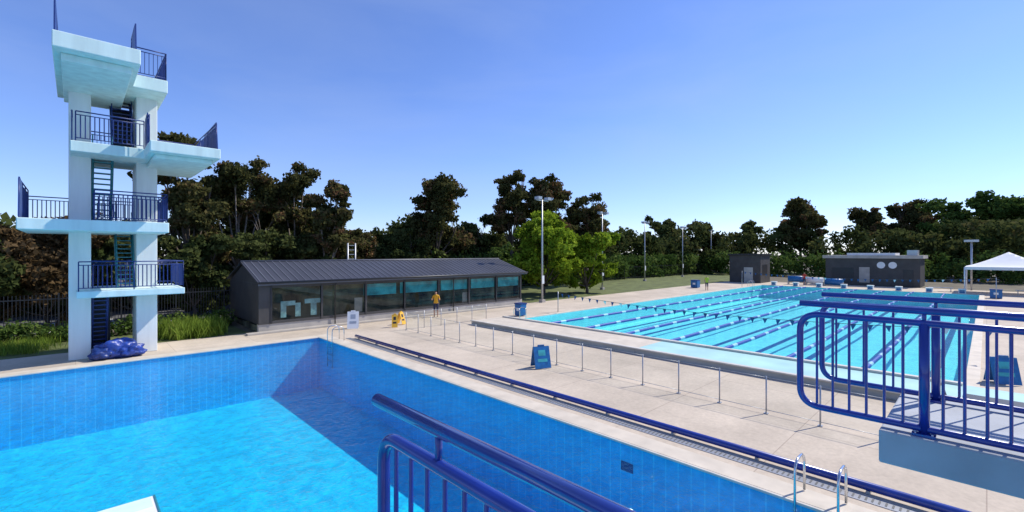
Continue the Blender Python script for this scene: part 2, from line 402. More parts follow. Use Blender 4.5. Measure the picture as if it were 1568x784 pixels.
def railing(b, p0, p1, z, h=1.12, sp=.13, k='bluedark', rr=.022, bal=.011):
    p0 = Vector((p0[0], p0[1], 0)); p1 = Vector((p1[0], p1[1], 0)); d = p1-p0; L = d.length
    Z = Vector((0, 0, 1))
    for hh, r in ((h, rr*1.1), (h-.13, rr*.8), (.12, rr*.8)):
        b.tube([p0+Z*(z+hh), p1+Z*(z+hh)], r, k, 6)
    n = max(1, int(L/1.3))
    for i in range(n+1):
        q = p0+d*(i/n); b.tube([q+Z*z, q+Z*(z+h)], rr, k, 6)
    n = int(L/sp)
    for i in range(1, n):
        q = p0+d*(i/n); b.tube([q+Z*(z+.12), q+Z*(z+h-.13)], bal, k, 4, cap=False)
b = MB()
railing(b, (.08, 23.6), (3.3, 23.6), 2.76, bal=.018); railing(b, (3.3, 23.6), (3.3, 27.1), 2.76); railing(b, (.08, 27.1), (3.3, 27.1), 2.76)
railing(b, (.5, 22.7), (2.65, 22.7), 5.42, bal=.018); railing(b, (2.65, 22.7), (2.65, 27.1), 5.42); railing(b, (-1.4, 27.1), (2.65, 27.1), 5.42, bal=.016); railing(b, (-1.4, 22.9), (-1.4, 27.1), 5.42, 1.35)
railing(b, (.5, 23.9), (2.65, 23.9), 5.42, bal=.016)
railing(b, (.0, 23.6), (2.0, 23.6), 8.42, bal=.018); railing(b, (-.1, 23.6), (-.1, 27.1), 8.42); railing(b, (2.05, 22.3), (2.05, 23.6), 8.42)
railing(b, (4.2, 22.0), (4.2, 27.1), 8.42); railing(b, (-.1, 27.1), (4.2, 27.1), 8.42)
railing(b, (-.5, 21.3), (-.5, 27.1), 11.32, 1.35); railing(b, (1.6, 21.9), (1.6, 23.4), 11.32, 1.35); railing(b, (1.6, 23.5), (2.7, 23.5), 11.32); railing(b, (2.7, 23.5), (2.7, 27.1), 11.32); railing(b, (-.5, 27.1), (2.7, 27.1), 11.32)
tb(b, 'tower_railing')
b = MB()
for (x, y0, y1, z, h) in ((-.5, 21.0, 22.6, 11.32, 1.35), (1.6, 21.5, 23.0, 11.32, 1.25), (-1.4, 22.75, 23.9, 5.42, 1.3), (2.03, 22.4, 23.3, 8.42, 1.15), (4.22, 21.9, 24.5, 8.42, 1.1)):
    v = [(x-.02, y0, z+.05), (x-.02, y1, z+.05), (x-.02, y1, z+h), (x-.02, y0+.25, z+h+.12)]
    w2 = [(p[0]+.04, p[1], p[2]) for p in v]
    b.quad(v, 'bluedark'); b.quad(w2[::-1], 'bluedark')
    for i in range(4):
        j = (i+1) % 4; b.quad([v[i], v[j], w2[j], w2[i]], 'bluedark')
tb(b, 'end_screen')
b = MB()
lv = [0.0, 2.76, 5.42, 8.42, 11.32]
for i in range(4):
    z0, z1 = lv[i], lv[i+1]; n = 13
    ya, yb = (26.4, 25.0) if i % 2 == 0 else (25.0, 26.4)
    xa, xb = ((.5, .95), (1.25, 1.8), (.5, 1.1), (1.1, 1.75))[i]
    k = 'teal' if i in (1, 2) else 'bluedark'
    for x in (xa, xb):
        b.tube([(x, ya, z0), (x, yb, z1-.3)], .05, k, 6)
        b.tube([(x, ya, z0+.9), (x, yb, z1+.6)], .022, k, 6)
    for j in range(1, n):
        t = j/n; y = ya+(yb-ya)*t; z = z0+(z1-.3-z0)*t; b.box((xa+.02, y-.12, z-.02), (xb-.02, y+.12, z+.02), k)
b.box((1.15, 26.5, 8.45), (1.8, 26.56, 10.5), 'black'); b.box((.5, 26.5, 0.01), (1.1, 26.56, 2.4), 'black')
tb(b, 'stair_flight')

def blob(name, loc, sc, k, seed, parent=None, amp=.25, sub=4):
    bm = bmesh.new(); bmesh.ops.create_icosphere(bm, subdivisions=sub, radius=1)
    from mathutils import noise
    for v in bm.verts:
        n = noise.fractal(v.co*1.7+Vector((seed*3.1, 0, 0)), .8, 2.2, 5)
        v.co *= 1+amp*n
        v.co = Vector((v.co.x*sc[0], v.co.y*sc[1], max(-.98*sc[2], v.co.z*sc[2])))
    me = D.meshes.new(name); bm.to_mesh(me); bm.free(); me.materials.append(M[k])
    for p in me.polygons: p.use_smooth = True
    o = D.objects.new(name, me); COL.objects.link(o); o.location = loc
    if parent: o.parent = parent; 
    return o
e = empty('folded_pool_cover', (1.2, 24.2, 0))
blob('cover_heap', (0, .1, .36), (.7, .35, .38), 'tarp', 1, e, .35); blob('cover_heap_b', (.45, -.1, .25), (.45, .3, .26), 'tarp', 2, e, .35); blob('cover_heap_c', (-.45, -.05, .24), (.38, .28, .25), 'bluedark', 3, e, .35)

# ------------------------------------------------------------------ shed
shed = empty('pool_shed', (17, 28, 0))
def sb(b, name, bev=0):
    o = b.build(name, None, bev); o.parent = shed; o.matrix_parent_inverse = Matrix.Translation((-17, -28, 0)); return o
X0, X1, Y0, Y1 = 6.9, 26.4, 26.3, 32.2
b = MB()
b.box((X0, Y0+.05, .005), (X1, Y0+.3, .46), 'plinth'); b.box((X0-.6, Y0-.35, .004), (X1+.2, Y0+.047, .10), 'plinth')
sb(b, 'plinth', .01)
b = MB()
b.box((X0, Y0+.003, .463), (X0+.55, Y0+.2, 2.6), 'darkwall')
b.box((X0, Y0+.203, .463), (X0+.15, Y1, 2.6), 'darkwall'); b.box((X1-.15, Y0+.3, .01), (X1, Y1, 2.6), 'darkwall'); b.box((X0, Y1, 0), (X1, Y1+.15, 2.6), 'darkwall')
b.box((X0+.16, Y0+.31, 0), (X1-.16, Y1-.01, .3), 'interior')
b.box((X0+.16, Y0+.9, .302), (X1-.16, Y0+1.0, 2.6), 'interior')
b.box((X0+.56, Y0+.01, .463), (X1-.153, Y0+.14, .60), 'darkwall'); b.box((X0+.56, Y0+.01, 2.36), (X1-.153, Y0+.14, 2.6), 'darkwall')
for x in (X0, X1-.15):
    pts = [(Y0, 2.603), (Y1+.1, 2.603), (29.3, 3.6)]
    A = [(x+.005, p[0], p[1]) for p in pts]; B2 = [(x+.145, p[0], p[1]) for p in pts]
    b.quad(A, 'darkwall'); b.quad(B2[::-1], 'darkwall')
sb(b, 'wall')
b = MB(); g = MB()
n = 7; W = (X1-.2-(X0+.6))/n
for i in range(n+1):
    x = X0+.6+W*i; b.box((x-.05, Y0-.02, .463), (x+.05, Y0+.16, 2.597), 'darkwall' if i % 3 else 'black')
for i in range(n):
    x = X0+.6+W*i; g.quad([(x+.05, Y0+.07, .60), (x+W-.05, Y0+.07, .60), (x+W-.05, Y0+.07, 2.36), (x+.05, Y0+.07, 2.36)], 'shedglass')
sb(b, 'mullion'); sb(g, 'window')
b = MB()
def L(x, parts):
    for (a, z0, c, z1) in parts: b.box((x+a, Y0+.09, z0), (x+c, Y0+.12, z1), 'letter')  # letter shapes behind the glass, painted in as a reflection
L(8.0, [(0, .72, .28, 1.6), (.28, 1.35, .75, 1.6), (.75, .72, 1.03, 1.47)])
L(9.25, [(.0, 1.4, 1.0, 1.65), (.33, .72, .65, 1.397)])
for (x0, x1) in ((12.8, 15.0), (15.3, 18.2), (18.5, 20.9), (21.2, 23.6), (23.9, 26.1)):
    b.box((x0, Y0+.2, 1.6), (x1, Y0+.24, 2.3), 'reflection_print_teal')  # flat panels standing in for the teal pool reflected in the glass
b.box((12.2, Y0+.2, .65), (12.7, Y0+.24, 1.5), 'plinth'); b.box((20.4, Y0+.2, .65), (20.9, Y0+.24, 1.35), 'plinth')
sb(b, 'window_reflection')
b = MB()
ridge = 29.4; zr = 3.72; ze = 2.68; yf = Y0-.35; yb = Y1+.5
xa, xb = X0-.12, X1+.2
th = .08
def slope(y0, z0, y1, z1, k):
    b.quad([(xa, y0, z0), (xb, y0, z0), (xb, y1, z1), (xa, y1, z1)], k)
    b.quad([(xa, y0, z0-th), (xa, y1, z1-th), (xb, y1, z1-th), (xb, y0, z0-th)], k)
    b.quad([(xa, y0, z0), (xa, y1, z1), (xa, y1, z1-th), (xa, y0, z0-th)], k); b.quad([(xb, y0, z0), (xb, y1, z1), (xb, y1, z1-th), (xb, y0, z0-th)], k)
slope(yf, ze, ridge, zr, 'shedroof'); slope(yb, ze, ridge, zr, 'shedroof')
b.quad([(xa, yf, ze), (xb, yf, ze), (xb, yf, ze-.16), (xa, yf, ze-.16)], 'roofrib')
x = xa+.1
while x < xb:
    b.quad([(x, yf, ze+.03), (x+.06, yf, ze+.03), (x+.06, ridge, zr+.03), (x, ridge, zr+.03)], 'roofrib')
    b.quad([(x, yf, ze+.0), (x, yf, ze+.03), (x, ridge, zr+.03), (x, ridge, zr)], 'roofrib'); b.quad([(x+.06, yf, ze), (x+.06, yf, ze+.03), (x+.06, ridge, zr+.03), (x+.06, ridge, zr)], 'roofrib')
    x += .38
b.tube([(xa, ridge, zr+.02), (xb, ridge, zr+.02)], .06, 'roofrib', 8)
b.tube([(xa, yf-.05, ze-.02), (xb, yf-.05, ze-.02)], .06, 'black', 8)
for x in (X0+4, X0+12.5):
    b.tube([(x, yf-.02, ze-.05), (x, Y0-.06, ze-.35), (x, Y0-.06, .1)], .035, 'black', 6)
sb(b, 'roof')

b = MB()
b.tube([(15.2, 34.2, 0), (15.2, 34.2, 5.0)], .06, 'galv'); b.tube([(15.8, 34.2, 0), (15.8, 34.2, 5.0)], .06, 'galv')
for i in range(5): b.box((15.22, 34.18, 3.4+i*.35), (15.78, 34.22, 3.44+i*.35), 'galv')
b.build('access_ladder_frame')

# ------------------------------------------------------------------ glass balustrade fence
b = MB()
U = 13.07; v = 1.6; vs = []
while v < 22.3: vs.append(v); v += 1.2
for v in vs:
    b.tube([(U, v, 0), (U, v, .98)], .02, 'galv', 8); b.box((U-.05, v-.05, .002), (U+.05, v+.05, .02), 'galv')
for i in range(len(vs)-1):
    b.quad([(U, vs[i]+.05, .1), (U, vs[i+1]-.05, .1), (U, vs[i+1]-.05, .94), (U, vs[i]+.05, .94)], 'glass')
    b.tube([(U, vs[i], .95), (U, vs[i+1], .95)], .008, 'galv', 5); b.tube([(U, vs[i], .1), (U, vs[i+1], .1)], .008, 'galv', 5)
ve = vs[-1]
us = [13.07+1.15*i for i in range(0, 6)]
for i, x in enumerate(us[1:]):
    b.tube([(x, ve, 0), (x, ve, .98)], .02, 'galv', 8)
    b.quad([(us[i]+.05, ve, .1), (x-.05, ve, .1), (x-.05, ve, .94), (us[i]+.05, ve, .94)], 'glass'); b.tube([(us[i], ve, .95), (x, ve, .95)], .008, 'galv', 5)
b.build('glass_fence')

def picket(name, x0, x1, y, h=2.2, sp=.13):
    b = MB(); x = x0
    b.box((x0, y-.02, .25), (x1, y+.02, .30), 'black'); b.box((x0, y-.02, h-.25), (x1, y+.02, h-.2), 'black')
    i = 0
    while x < x1:
        b.box((x, y-.012-.004, 0), (x+.025, y+.016, h), 'black')
        if i % 18 == 0: b.box((x-.03, y-.035, 0), (x+.035, y+.035, h+.05), 'black')
        x += sp; i += 1
    b.build(name)
picket('picket_fence', -24, 6.8, 31.6)
picket('picket_fence', 28, 100, 40.5, 2.2, .5)

# ------------------------------------------------------------------ foreground railings
def loop_rail(name, u, vend, vstart, ztop, zbot, zhand, rad, rt, posts, conn, sp=.12, tail=0.0, bal=.0105):
    b = MB()
    path = roundpath([(u, vstart, ztop), (u, vend, ztop), (u, vend, zbot), (u, vstart, zbot)], rad, 10)
    b.tube(path, rt, 'blue', 16)
    b.tube([(u, vstart, zhand), (u, vend+tail, zhand)], rt*1.02, 'blue', 16)
    v = vend-rad*.7-.02
    while v > vstart:
        b.tube([(u, v, zbot), (u, v, ztop)], bal, 'blue', 8, cap=False); v -= sp
    for v in conn: b.tube([(u, v, ztop), (u, v, zhand)], .014, 'blue', 8)
    for v in posts:
        b.tube([(u, v, 2.77), (u, v, ztop)], .034, 'blue', 12); b.box((u-.07, v-.07, 2.77), (u+.07, v+.07, 2.79), 'blue')
        for dx in (-.05, .05):
            for dy in (-.05, .05): b.tube([(u+dx, v+dy, 2.785), (u+dx, v+dy, 2.80)], .009, 'steel', 6)
    b.build(name)
loop_rail('platform_railing', .96, 1.80, -1.6, 3.42, 2.86, 3.555, .12, .027, [.2], [1.39, .45], .115, .06)
loop_rail('platform_railing', 4.82, 1.19, -2.4, 3.65, 2.82, 3.745, .16, .027, [.34, -1.5], [.34, -.9], .118, 0)
loop_rail('platform_railing', 6.0, 1.27, -2.4, 3.65, 2.82, 3.745, .16, .027, [.34, -1.5], [.34, -.9], .24, 0)
b = MB()
b.box((4.72, -3.6, 2.50), (6.12, .61, 2.77), 'slabgrey'); b.box((5.0, -3.4, 0), (5.8, -2.4, 2.497), 'slabgrey')
b.build('springboard_platform', bevel=.015)
b = MB()
b.box((-.9, -2.4, 2.50), (1.06, 1.55, 2.77), 'slabgrey'); b.box((-.6, -2.3, -2.4), (.6, -1.5, 2.497), 'slabgrey')
b.build('springboard_platform', bevel=.015)
b = MB()
b.box((.12, 3.2, .95), (.74, 7.62, 1.0), 'white'); b.box((.10, 3.2, .93), (.12-.001, 7.62, 1.01), 'teal'); b.box((.741, 3.2, .93), (.76, 7.62, 1.01), 'teal')
b.box((.15, 7.3, 1.0), (.71, 7.6, 1.004), 'slab')
b.tube([(.0, 4.0, .85), (.9, 4.0, .85)], .08, 'steel', 12); b.box((.1, 3.0, -2.4), (.8, 3.5, .78), 'tower')
b.build('springboard')

def ladder(name, u, v, w=.55, axis=0, top=.72):
    b = MB()
    for s in (-w/2, w/2):
        if axis == 0: P = [(u+.45, v+s, 0.05), (u+.45, v+s, top), (u-.12, v+s, top), (u-.12, v+s, -1.2)]
        else: P = [(u+s, v+.45, 0.0), (u+s, v+.45, top), (u+s, v-.12, top), (u+s, v-.12, -1.2)]
        b.tube(roundpath(P, .24, 10), .021, 'steel', 12)
    for z in (-.3, -.6, -.9):
        if axis == 0: b.box((u-.16, v-w/2, z), (u-.06, v+w/2, z+.03), 'steel')
        else: b.box((u-w/2, v-.16, z), (u+w/2, v-.06, z+.03), 'steel')
    b.build(name)
ladder('pool_ladder', 8.8, 1.92, .6); ladder('pool_ladder', 8.8, 21.5, .55); ladder('pool_ladder', 20.6, 20.6, .55, 1); ladder('pool_ladder', 62, 20.6, .55, 1)

def aframe(name, u, v, w, h, k, ang=.0, kk='white'):
    b = MB()
    for s in (-1, 1):
        y0 = s*.26; y1 = s*.03
        A = [(-w/2, y0, 0.03), (w/2, y0, .03), (w/2, y1, h), (-w/2, y1, h)]
        B2 = [(p[0], p[1]-s*.02, p[2]) for p in A]
        b.quad(A, k); b.quad(B2[::-1], k)
        for i in range(4):
            j = (i+1) % 4; b.quad([A[i], A[j], B2[j], B2[i]], k)
        f = lambda x, t: (x, y0+(y1-y0)*t+s*.004, .03+(h-.03)*t)
        b.quad([f(-w*.30, .30), f(w*.30, .30), f(w*.30, .44), f(-w*.30, .44)], kk)
        b.quad([f(-w*.22, .58), f(w*.22, .58), f(w*.22, .84), f(-w*.22, .84)], kk)
    b.box((-w*.2, -.03, h-.02), (w*.2, .03, h+.06), k)
    o = b.build(name); o.location = (u, v, 0); o.rotation_euler = (0, 0, ang); return o
aframe('a_frame_sign', 12.35, 11.35, .62, .78, 'signblue', math.radians(-25), 'reflection_print_teal')
aframe('a_frame_sign', 21.6, -.35, .7, .85, 'signblue', math.radians(-60), 'reflection_print_teal')
aframe('a_frame_sign', 11.2, 24.5, .6, .95, 'white', math.radians(-30), 'galv')
aframe('wet_floor_sign', 13.1, 23.3, .32, .72, 'yellow', math.radians(-30), 'black')
aframe('wet_floor_sign', 13.9, 24.0, .32, .72, 'yellow', math.radians(20), 'black')
def bin_(name, u, v, w, h, k):
    b = MB(); b.prism([(u-w/2, v-w/2), (u+w/2, v-w/2), (u+w/2, v+w/2), (u-w/2, v+w/2)], .05, h, k); b.box((u-w/2-.03, v-w/2-.03, h), (u+w/2+.03, v+w/2+.03, h+.07), 'bluedark')
    b.box((u-w/2-.004, v-w*.2, h*.45), (u-w/2-.001, v+w*.2, h*.7), 'white')
    b.build(name, bevel=.02)
bin_('blue_litter_bin', 21.6, 21.7, .55, .8, 'signblue'); bin_('blue_litter_bin', 54.6, 24.6, .8, .9, 'signblue'); bin_('blue_litter_bin', 62, -.6, .8, .8, 'signblue')
b = MB()
b.box((14.6, -2.6, .25), (15.7, .6, .42), 'black'); b.box((14.7, -2.5, .423), (15.6, .4, .80), 'black')
for y in (-2.4, .3):
    for x in (14.7, 15.6): b.tube([(x, y-.04, .12), (x, y+.04, .12)], .12, 'black', 12)
b.tube([(14.6, .62, .3), (14.6, .8, 1.0), (15.7, .8, 1.0), (15.7, .62, .3)], .025, 'galv', 8)
b.build('equipment_trolley')

def lamp(u, v, h=8.8, heads=2):
    b = MB()
    b.tube([(u, v, 0), (u, v, h)], .10, 'galv', 8, .055); b.box((u-.2, v-.2, 0), (u+.2, v+.2, .25), 'plinth')
    b.box((u-.75, v-.04, h-.1), (u+.75, v+.04, h-.02), 'galv')
    for s in (-.6, .6): b.box((u+s-.22, v-.35, h-.02), (u+s+.22, v+.12, h+.22), 'galv')
    b.box((u-.14, v-.12, 1.6), (u+.14, v-.1, 2.3), 'white')
    b.build('floodlight_pole')
for p in ((28.9, 26.4), (44.3, 31.0), (62.5, 36.0), (78.9, 37.9), (95, 39.5)): lamp(*p)
b = MB(); b.tube([(73.5, 1.2, 0), (73.5, 1.2, 5.6)], .09, 'galv', 8); b.box((73.2, .6, 5.5), (73.8, 1.8, 5.75), 'galv'); b.build('street_lamp')

# ------------------------------------------------------------------ far buildings
pv = empty('pump_house', (77, 10, 0))
def pb(b, name, bev=0):
    o = b.build(name, None, bev); o.parent = pv; o.matrix_parent_inverse = Matrix.Translation((-77, -10, 0)); return o
b = MB(); b.box((74.3, 5.6, 0), (80, 15.3, 3.55), 'darkwall'); pb(b, 'wall')
b = MB(); b.box((74.0, 5.3, 3.553), (80.3, 15.6, 3.95), 'plinth'); b.box((74.8, 8, 3.953), (79, 13, 4.25), 'white'); b.box((75, 5.9, 3.953), (77, 6.9, 4.6), 'galv'); pb(b, 'roof')
b = MB()
b.box((74.26, 12.2, .9), (74.297, 14.6, 2.3), 'black'); b.box((74.26, 6.2, .0), (74.297, 7.2, 2.2), 'black'); b.box((74.24, 10.5, .4), (74.297, 11.6, 2.4), 'plinth')
for y in (8.2, 9.35):
    pts = [(74.25, y+.42*math.cos(a*math.pi/12), 2.7+.42*math.sin(a*math.pi/12)) for a in range(24)]; b.quad(pts, 'white')
pb(b, 'window')
b = MB(); b.box((69.5, 22.0, 0), (73.5, 26.2, 3.9), 'darkwall'); b.box((69.3, 21.8, 3.903), (73.7, 26.4, 4.15), 'black'); b.box((69.46, 23, 0), (69.497, 24.2, 2.2), 'bulk_grey'); b.box((70.3, 21.96, 1.2), (72.2, 21.997, 2.6), 'black'); b.build('plant_room')
b = MB()
for i in range(3):
    yy = 12.6+i*2.1; b.tube([(70.2, yy, .55+.1*i), (70.2, yy+1.9, .55+.1*i)], .42, 'signblue' if i != 1 else 'white', 14)
    for y in (yy, yy+1.9): b.box((69.9, y-.05, 0), (70.5, y+.05, .5), 'galv')
b.build('pool_cover_reel')
b = MB()
cu, cv, s = 70.5, -1.6, 3.2
for (dx, dy) in ((-s, -s), (s, -s), (s, s), (-s, s)):
    b.tube([(cu+dx, cv+dy, 0), (cu+dx, cv+dy, 2.75)], .06, 'white', 8)
N = 16; apex = 4.35
def hgt(x, y):
    r = max(abs(x), abs(y))/s; return 2.8+(apex-2.8)*(1-r)**1.25
for i in range(N):
    for j in range(N):
        xs = [-s+2*s*i/N, -s+2*s*(i+1)/N]; ys = [-s+2*s*j/N, -s+2*s*(j+1)/N]
        b.quad([(cu+x, cv+y, hgt(x, y)) for x, y in ((xs[0], ys[0]), (xs[1], ys[0]), (xs[1], ys[1]), (xs[0], ys[1]))], 'tent', True)
for (a, c) in (((-s, -s), (s, -s)), ((s, -s), (s, s)), ((s, s), (-s, s)), ((-s, s), (-s, -s))):
    b.quad([(cu+a[0], cv+a[1], 2.8), (cu+c[0], cv+c[1], 2.8), (cu+c[0], cv+c[1], 2.5), (cu+a[0], cv+a[1], 2.5)], 'tent')
b.build('shade_marquee')
for (u, v) in ((68.5, 2.5), (69, -4)):
    b = MB(); b.box((u, v, .42), (u+.45, v+2, .47), 'galv')
    for y in (v+.2, v+1.8): b.box((u+.05, y-.03, 0), (u+.4, y+.03, .417), 'galv')
    b.build('bench')

# ------------------------------------------------------------------ people
def person(name, loc, rot, shirt, shorts, arm=0):
    V = [(0,0,.93),(0,0,1.1),(0,.01,1.3),(0,.01,1.43),(0,0,1.5),(0,-.01,1.58),(0,-.01,1.66)]
    R = [(.15,.11),(.13,.10),(.16,.11),(.09,.07),(.052,.052),(.075,.09),(.07,.085)]
    E = [(i, i+1) for i in range(6)]
    def add(par, pts):
        p = par
        for (c, r) in pts:
            V.append(c); R.append((r, r)); E.append((p, len(V)-1)); p = len(V)-1
        return p
    for s in (-1, 1):
        h = add(3, [((s*.17,.01,1.40),.058), ((s*.24,.03,1.13),.043), ((s*.25,-.10 if not arm else -.2,.92 if not arm else 1.2),.03), ((s*.25,-.13 if not arm else -.26,.86 if not arm else 1.24),.03)])
        bx = V[h]
        for f in range(4):
            o = (f-1.5)*.02; add(h, [((bx[0]-s*.0+o*.3, bx[1]+o, bx[2]-.05-.01*(f in (1, 2))), .009), ((bx[0]-s*.01+o*.3, bx[1]+o-.01, bx[2]-.085-.012*(f in (1, 2))), .008)])
        add(h-0, [((bx[0]-s*.03, bx[1]-.03, bx[2]-.02), .010)])
        st = s*.03
        add(0, [((s*.09,0,.86),.095), ((s*.10,-.03+st,.48),.06), ((s*.105,.03+st,.09),.04), ((s*.11,-.12+st,.04),.035)])
    me = D.meshes.new(name); me.from_pydata(V, E, []); ob = D.objects.new(name+'_tmp', me); COL.objects.link(ob)
    sk = ob.modifiers.new('s', 'SKIN'); sv = me.skin_vertices[0].data
    for i, r in enumerate(R): sv[i].radius = r
    sv[0].use_root = True
    ss = ob.modifiers.new('ss', 'SUBSURF'); ss.levels = 2; ss.render_levels = 2
    dg = bpy.context.evaluated_depsgraph_get(); m2 = D.meshes.new_from_object(ob.evaluated_get(dg))
    D.objects.remove(ob)
    for k in ('skin', shirt, shorts, 'hair', 'black'): m2.materials.append(M[k])
    for p in m2.polygons:
        c = p.center; i = 0; p.use_smooth = True
        if c.z > 1.49: i = 3 if (c.z > 1.68 or (c.y > .015 and c.z > 1.55)) else 0
        elif c.z > .92 and abs(c.x) < .2: i = 1
        elif c.z > 1.2 and abs(c.x) < .27 and c.y > -.08: i = 1
        elif c.z > .45 and abs(c.x) < .205: i = 2
        elif c.z < .08: i = 4
        p.material_index = i
    e = empty(name, loc); e.rotation_euler = (0, 0, rot)
    o = D.objects.new('body', m2); COL.objects.link(o); o.parent = e
    b = MB()
    for s in (-1, 1): b.box((s*.032-.01, -.108, 1.615), (s*.032+.01, -.09, 1.627), 'hair')
    b.prism([(-.012, -.1), (0, -.125), (.012, -.1)], 1.57, 1.605, 'skin'); b.box((-.022, -.1, 1.545), (.022, -.088, 1.553), 'red')
    f = b.build('face'); f.parent = e
    return e
person('lifeguard', (17.2, 25.2, 0), math.radians(-40), 'orange', 'navy', 1)
person('lifeguard', (51.5, 21.9, 0), math.radians(-60), 'lime', 'navy')
person('swimmer_on_deck', (69.2, 16.6, 0), math.radians(-90), 'red', 'navy')

# ------------------------------------------------------------------ foliage
rng = np.random.default_rng(11)
def leaf_mesh(name, centers, radii, per, size, mk, flat=.75, cvar=None, grassy=False):
    centers = np.array(centers, float); radii = np.array(radii, float); nC = len(centers)
    per_c = np.maximum(8, (per*(radii/radii.mean())**2).astype(int)); idx = np.repeat(np.arange(nC), per_c); n = len(idx)
    d = rng.normal(size=(n, 3)); d /= np.linalg.norm(d, axis=1)[:, None]
    rr = rng.random(n)**.5
    ph = rng.random((nC, 3))*6
    wob = 1+.28*np.sin(d[:, 0]*4+ph[idx, 0])*np.sin(d[:, 1]*4+ph[idx, 1])+.2*np.sin(d[:, 2]*5+ph[idx, 2])
    pos = centers[idx]+d*(rr*radii[idx]*wob)[:, None]*np.array([1, 1, flat])
    a = rng.normal(size=(n, 3)); a /= np.linalg.norm(a, axis=1)[:, None]
    if grassy: a = np.stack([rng.normal(size=n)*.25, rng.normal(size=n)*.25, np.ones(n)], 1)
    c = rng.normal(size=(n, 3))*.9+d*.8+np.array([0, 0, .35]); bb = np.cross(a, c); bb /= np.maximum(1e-6, np.linalg.norm(bb, axis=1))[:, None]
    s = size*(.55+.8*rng.random(n))
    L1 = a*(s*(1.0 if not grassy else 2.2))[:, None]; L2 = bb*(s*(.62 if not grassy else .12))[:, None]
    v = np.stack([pos-L1*.5, pos+L2*.5-L1*.05, pos+L1*.5, pos-L2*.5-L1*.05], 1).reshape(-1, 3)
    me = D.meshes.new(name); me.vertices.add(n*4); me.vertices.foreach_set('co', v.astype(np.float32).ravel())
    me.loops.add(n*4); me.loops.foreach_set('vertex_index', np.arange(n*4, dtype=np.int32))
    me.polygons.add(n); me.polygons.foreach_set('loop_start', np.arange(0, n*4, 4, dtype=np.int32)); 
    me.update(calc_edges=True)
    cv = rng.random(nC) if cvar is None else np.array(cvar)
    val = np.clip(cv[idx]*.65+rng.random(n)*.4, 0, 1)
    at = me.attributes.new('leafvar', 'FLOAT', 'FACE'); at.data.foreach_set('value', val.astype(np.float32))
    me.materials.append(M[mk]); return me

def crown_points(n, R, H0, H1, lobes=5, tight=1.0):
    C = []; Rr = []
    lob = []
    for i in range(lobes):
        a = i*2.4+rng.random()*1.2; hz = .12+.72*((i+.5)/lobes)
        rad = R*(.32+.34*rng.random())*(1.15-.5*hz); z = H0+(H1-H0)*hz
        lob.append((math.cos(a)*rad, math.sin(a)*rad, z, R*(.36+.22*rng.random())*tight))
    lob.append((rng.normal()*R*.12, rng.normal()*R*.12, H1-R*.42, R*.38))
    lob.append((0, 0, (H0+H1)/2, R*.5*tight))
    for i in range(n):
        l = lob[rng.integers(len(lob))]
        d = rng.normal(size=3); d /= np.linalg.norm(d); q = l[3]*(.25+.75*rng.random())
        z = l[2]+d[2]*q*.85
        z = min(max(z, H0), H1-.2)
        C.append((l[0]+d[0]*q, l[1]+d[1]*q, z)); Rr.append(R*(.12+.12*rng.random()))
    return C, Rr, lob

def tree(name, u, v, H, R, base, n, per, size, leaf, bark='bark', trunk=.3, lobes=6):
    e = empty(name, (u, v, 0))
    C, Rr, lob = crown_points(n, R, base, H-R*.08, lobes=lobes, tight=.85 if leaf == 'leaf_euc' else 1.0)
    me = leaf_mesh('foliage', C, Rr, per, size, leaf); o = D.objects.new('foliage', me); COL.objects.link(o); o.parent = e
    b = MB()
    fork = base*.8+.5
    b.tube([(0, 0, -.1), (.08, .05, fork*.5), (0, .12, fork)], trunk, bark, 9, trunk*.72)
    for l in lob:
        p0 = Vector((0, .12, fork-.1)); p2 = Vector(l[:3]); p1 = (p0+p2)/2+Vector((l[0]*.15, l[1]*.15, -.4))
        pts = [p0*(1-t)**2+p1*2*t*(1-t)+p2*t*t for t in [i/6 for i in range(7)]]
        b.tube(pts, trunk*.42, bark, 7, trunk*.12)
        near = sorted(C, key=lambda c: (Vector(c)-p2).length)[:5]
        for c in near:
            b.tube([p2*.6+p1*.4, (p2+Vector(c))/2+Vector((0, 0, .15)), c], trunk*.11, bark, 5, .015)
    t = b.build('trunk_and_limbs'); t.parent = e
    return e
def cam2w(t, d):
    return (d*(.6921+.7218*t), d*(.7218-.6921*t))

for (t, d, H, R, n, ba) in ((-.71, 33, 13.2, 3.5, 70, 3.6), (-.60, 37, 12.6, 3.8, 74, 3), (-.475, 40, 12.8, 3.5, 68, 3.2), (-.405, 38, 11.2, 3.0, 56, 2.6), (-.66, 41, 11.5, 4.5, 70, 1.2), (-.54, 44, 10.5, 4.5, 70, 1.0), (-.44, 43, 8.5, 3.8, 60, .8), (-.33, 46, 6.8, 3.6, 50, .6)):
    tree('eucalyptus_tree', *cam2w(t, d), H, R, ba, n, 270, .32, 'leaf_euc' if ba > 1.1 else 'leaf_dark', 'palebark' if d > 36 else 'bark', .24, 8)
for (t, d, H, R, n, ba) in ((-.165, 50, 13.0, 4.6, 80, 4.2), (-.21, 54, 9.5, 4.2, 60, 1), (.0, 57, 15.6, 3.8, 56, 6), (.075, 58, 14.8, 4.5, 66, 5), (.165, 60, 12.2, 4.6, 64, 3), (-.08, 58, 9.0, 4.5, 60, 1), (-.13, 56, 8.4, 4.0, 50, 1)):
    tree('eucalyptus_tree', *cam2w(t, d), H, R, ba, n, 250, .40, 'leaf_euc' if ba > 2 else 'leaf_dark', 'bark', .28, 8)
tree('bright_green_tree', *cam2w(.07, 46), 8.9, 3.9, .6, 105, 250, .34, 'leaf_bright', 'bark', .2, 9)
tree('bright_green_tree', *cam2w(.165, 48), 7.0, 3.4, .4, 80, 250, .34, 'leaf_bright', 'bark', .18, 8)
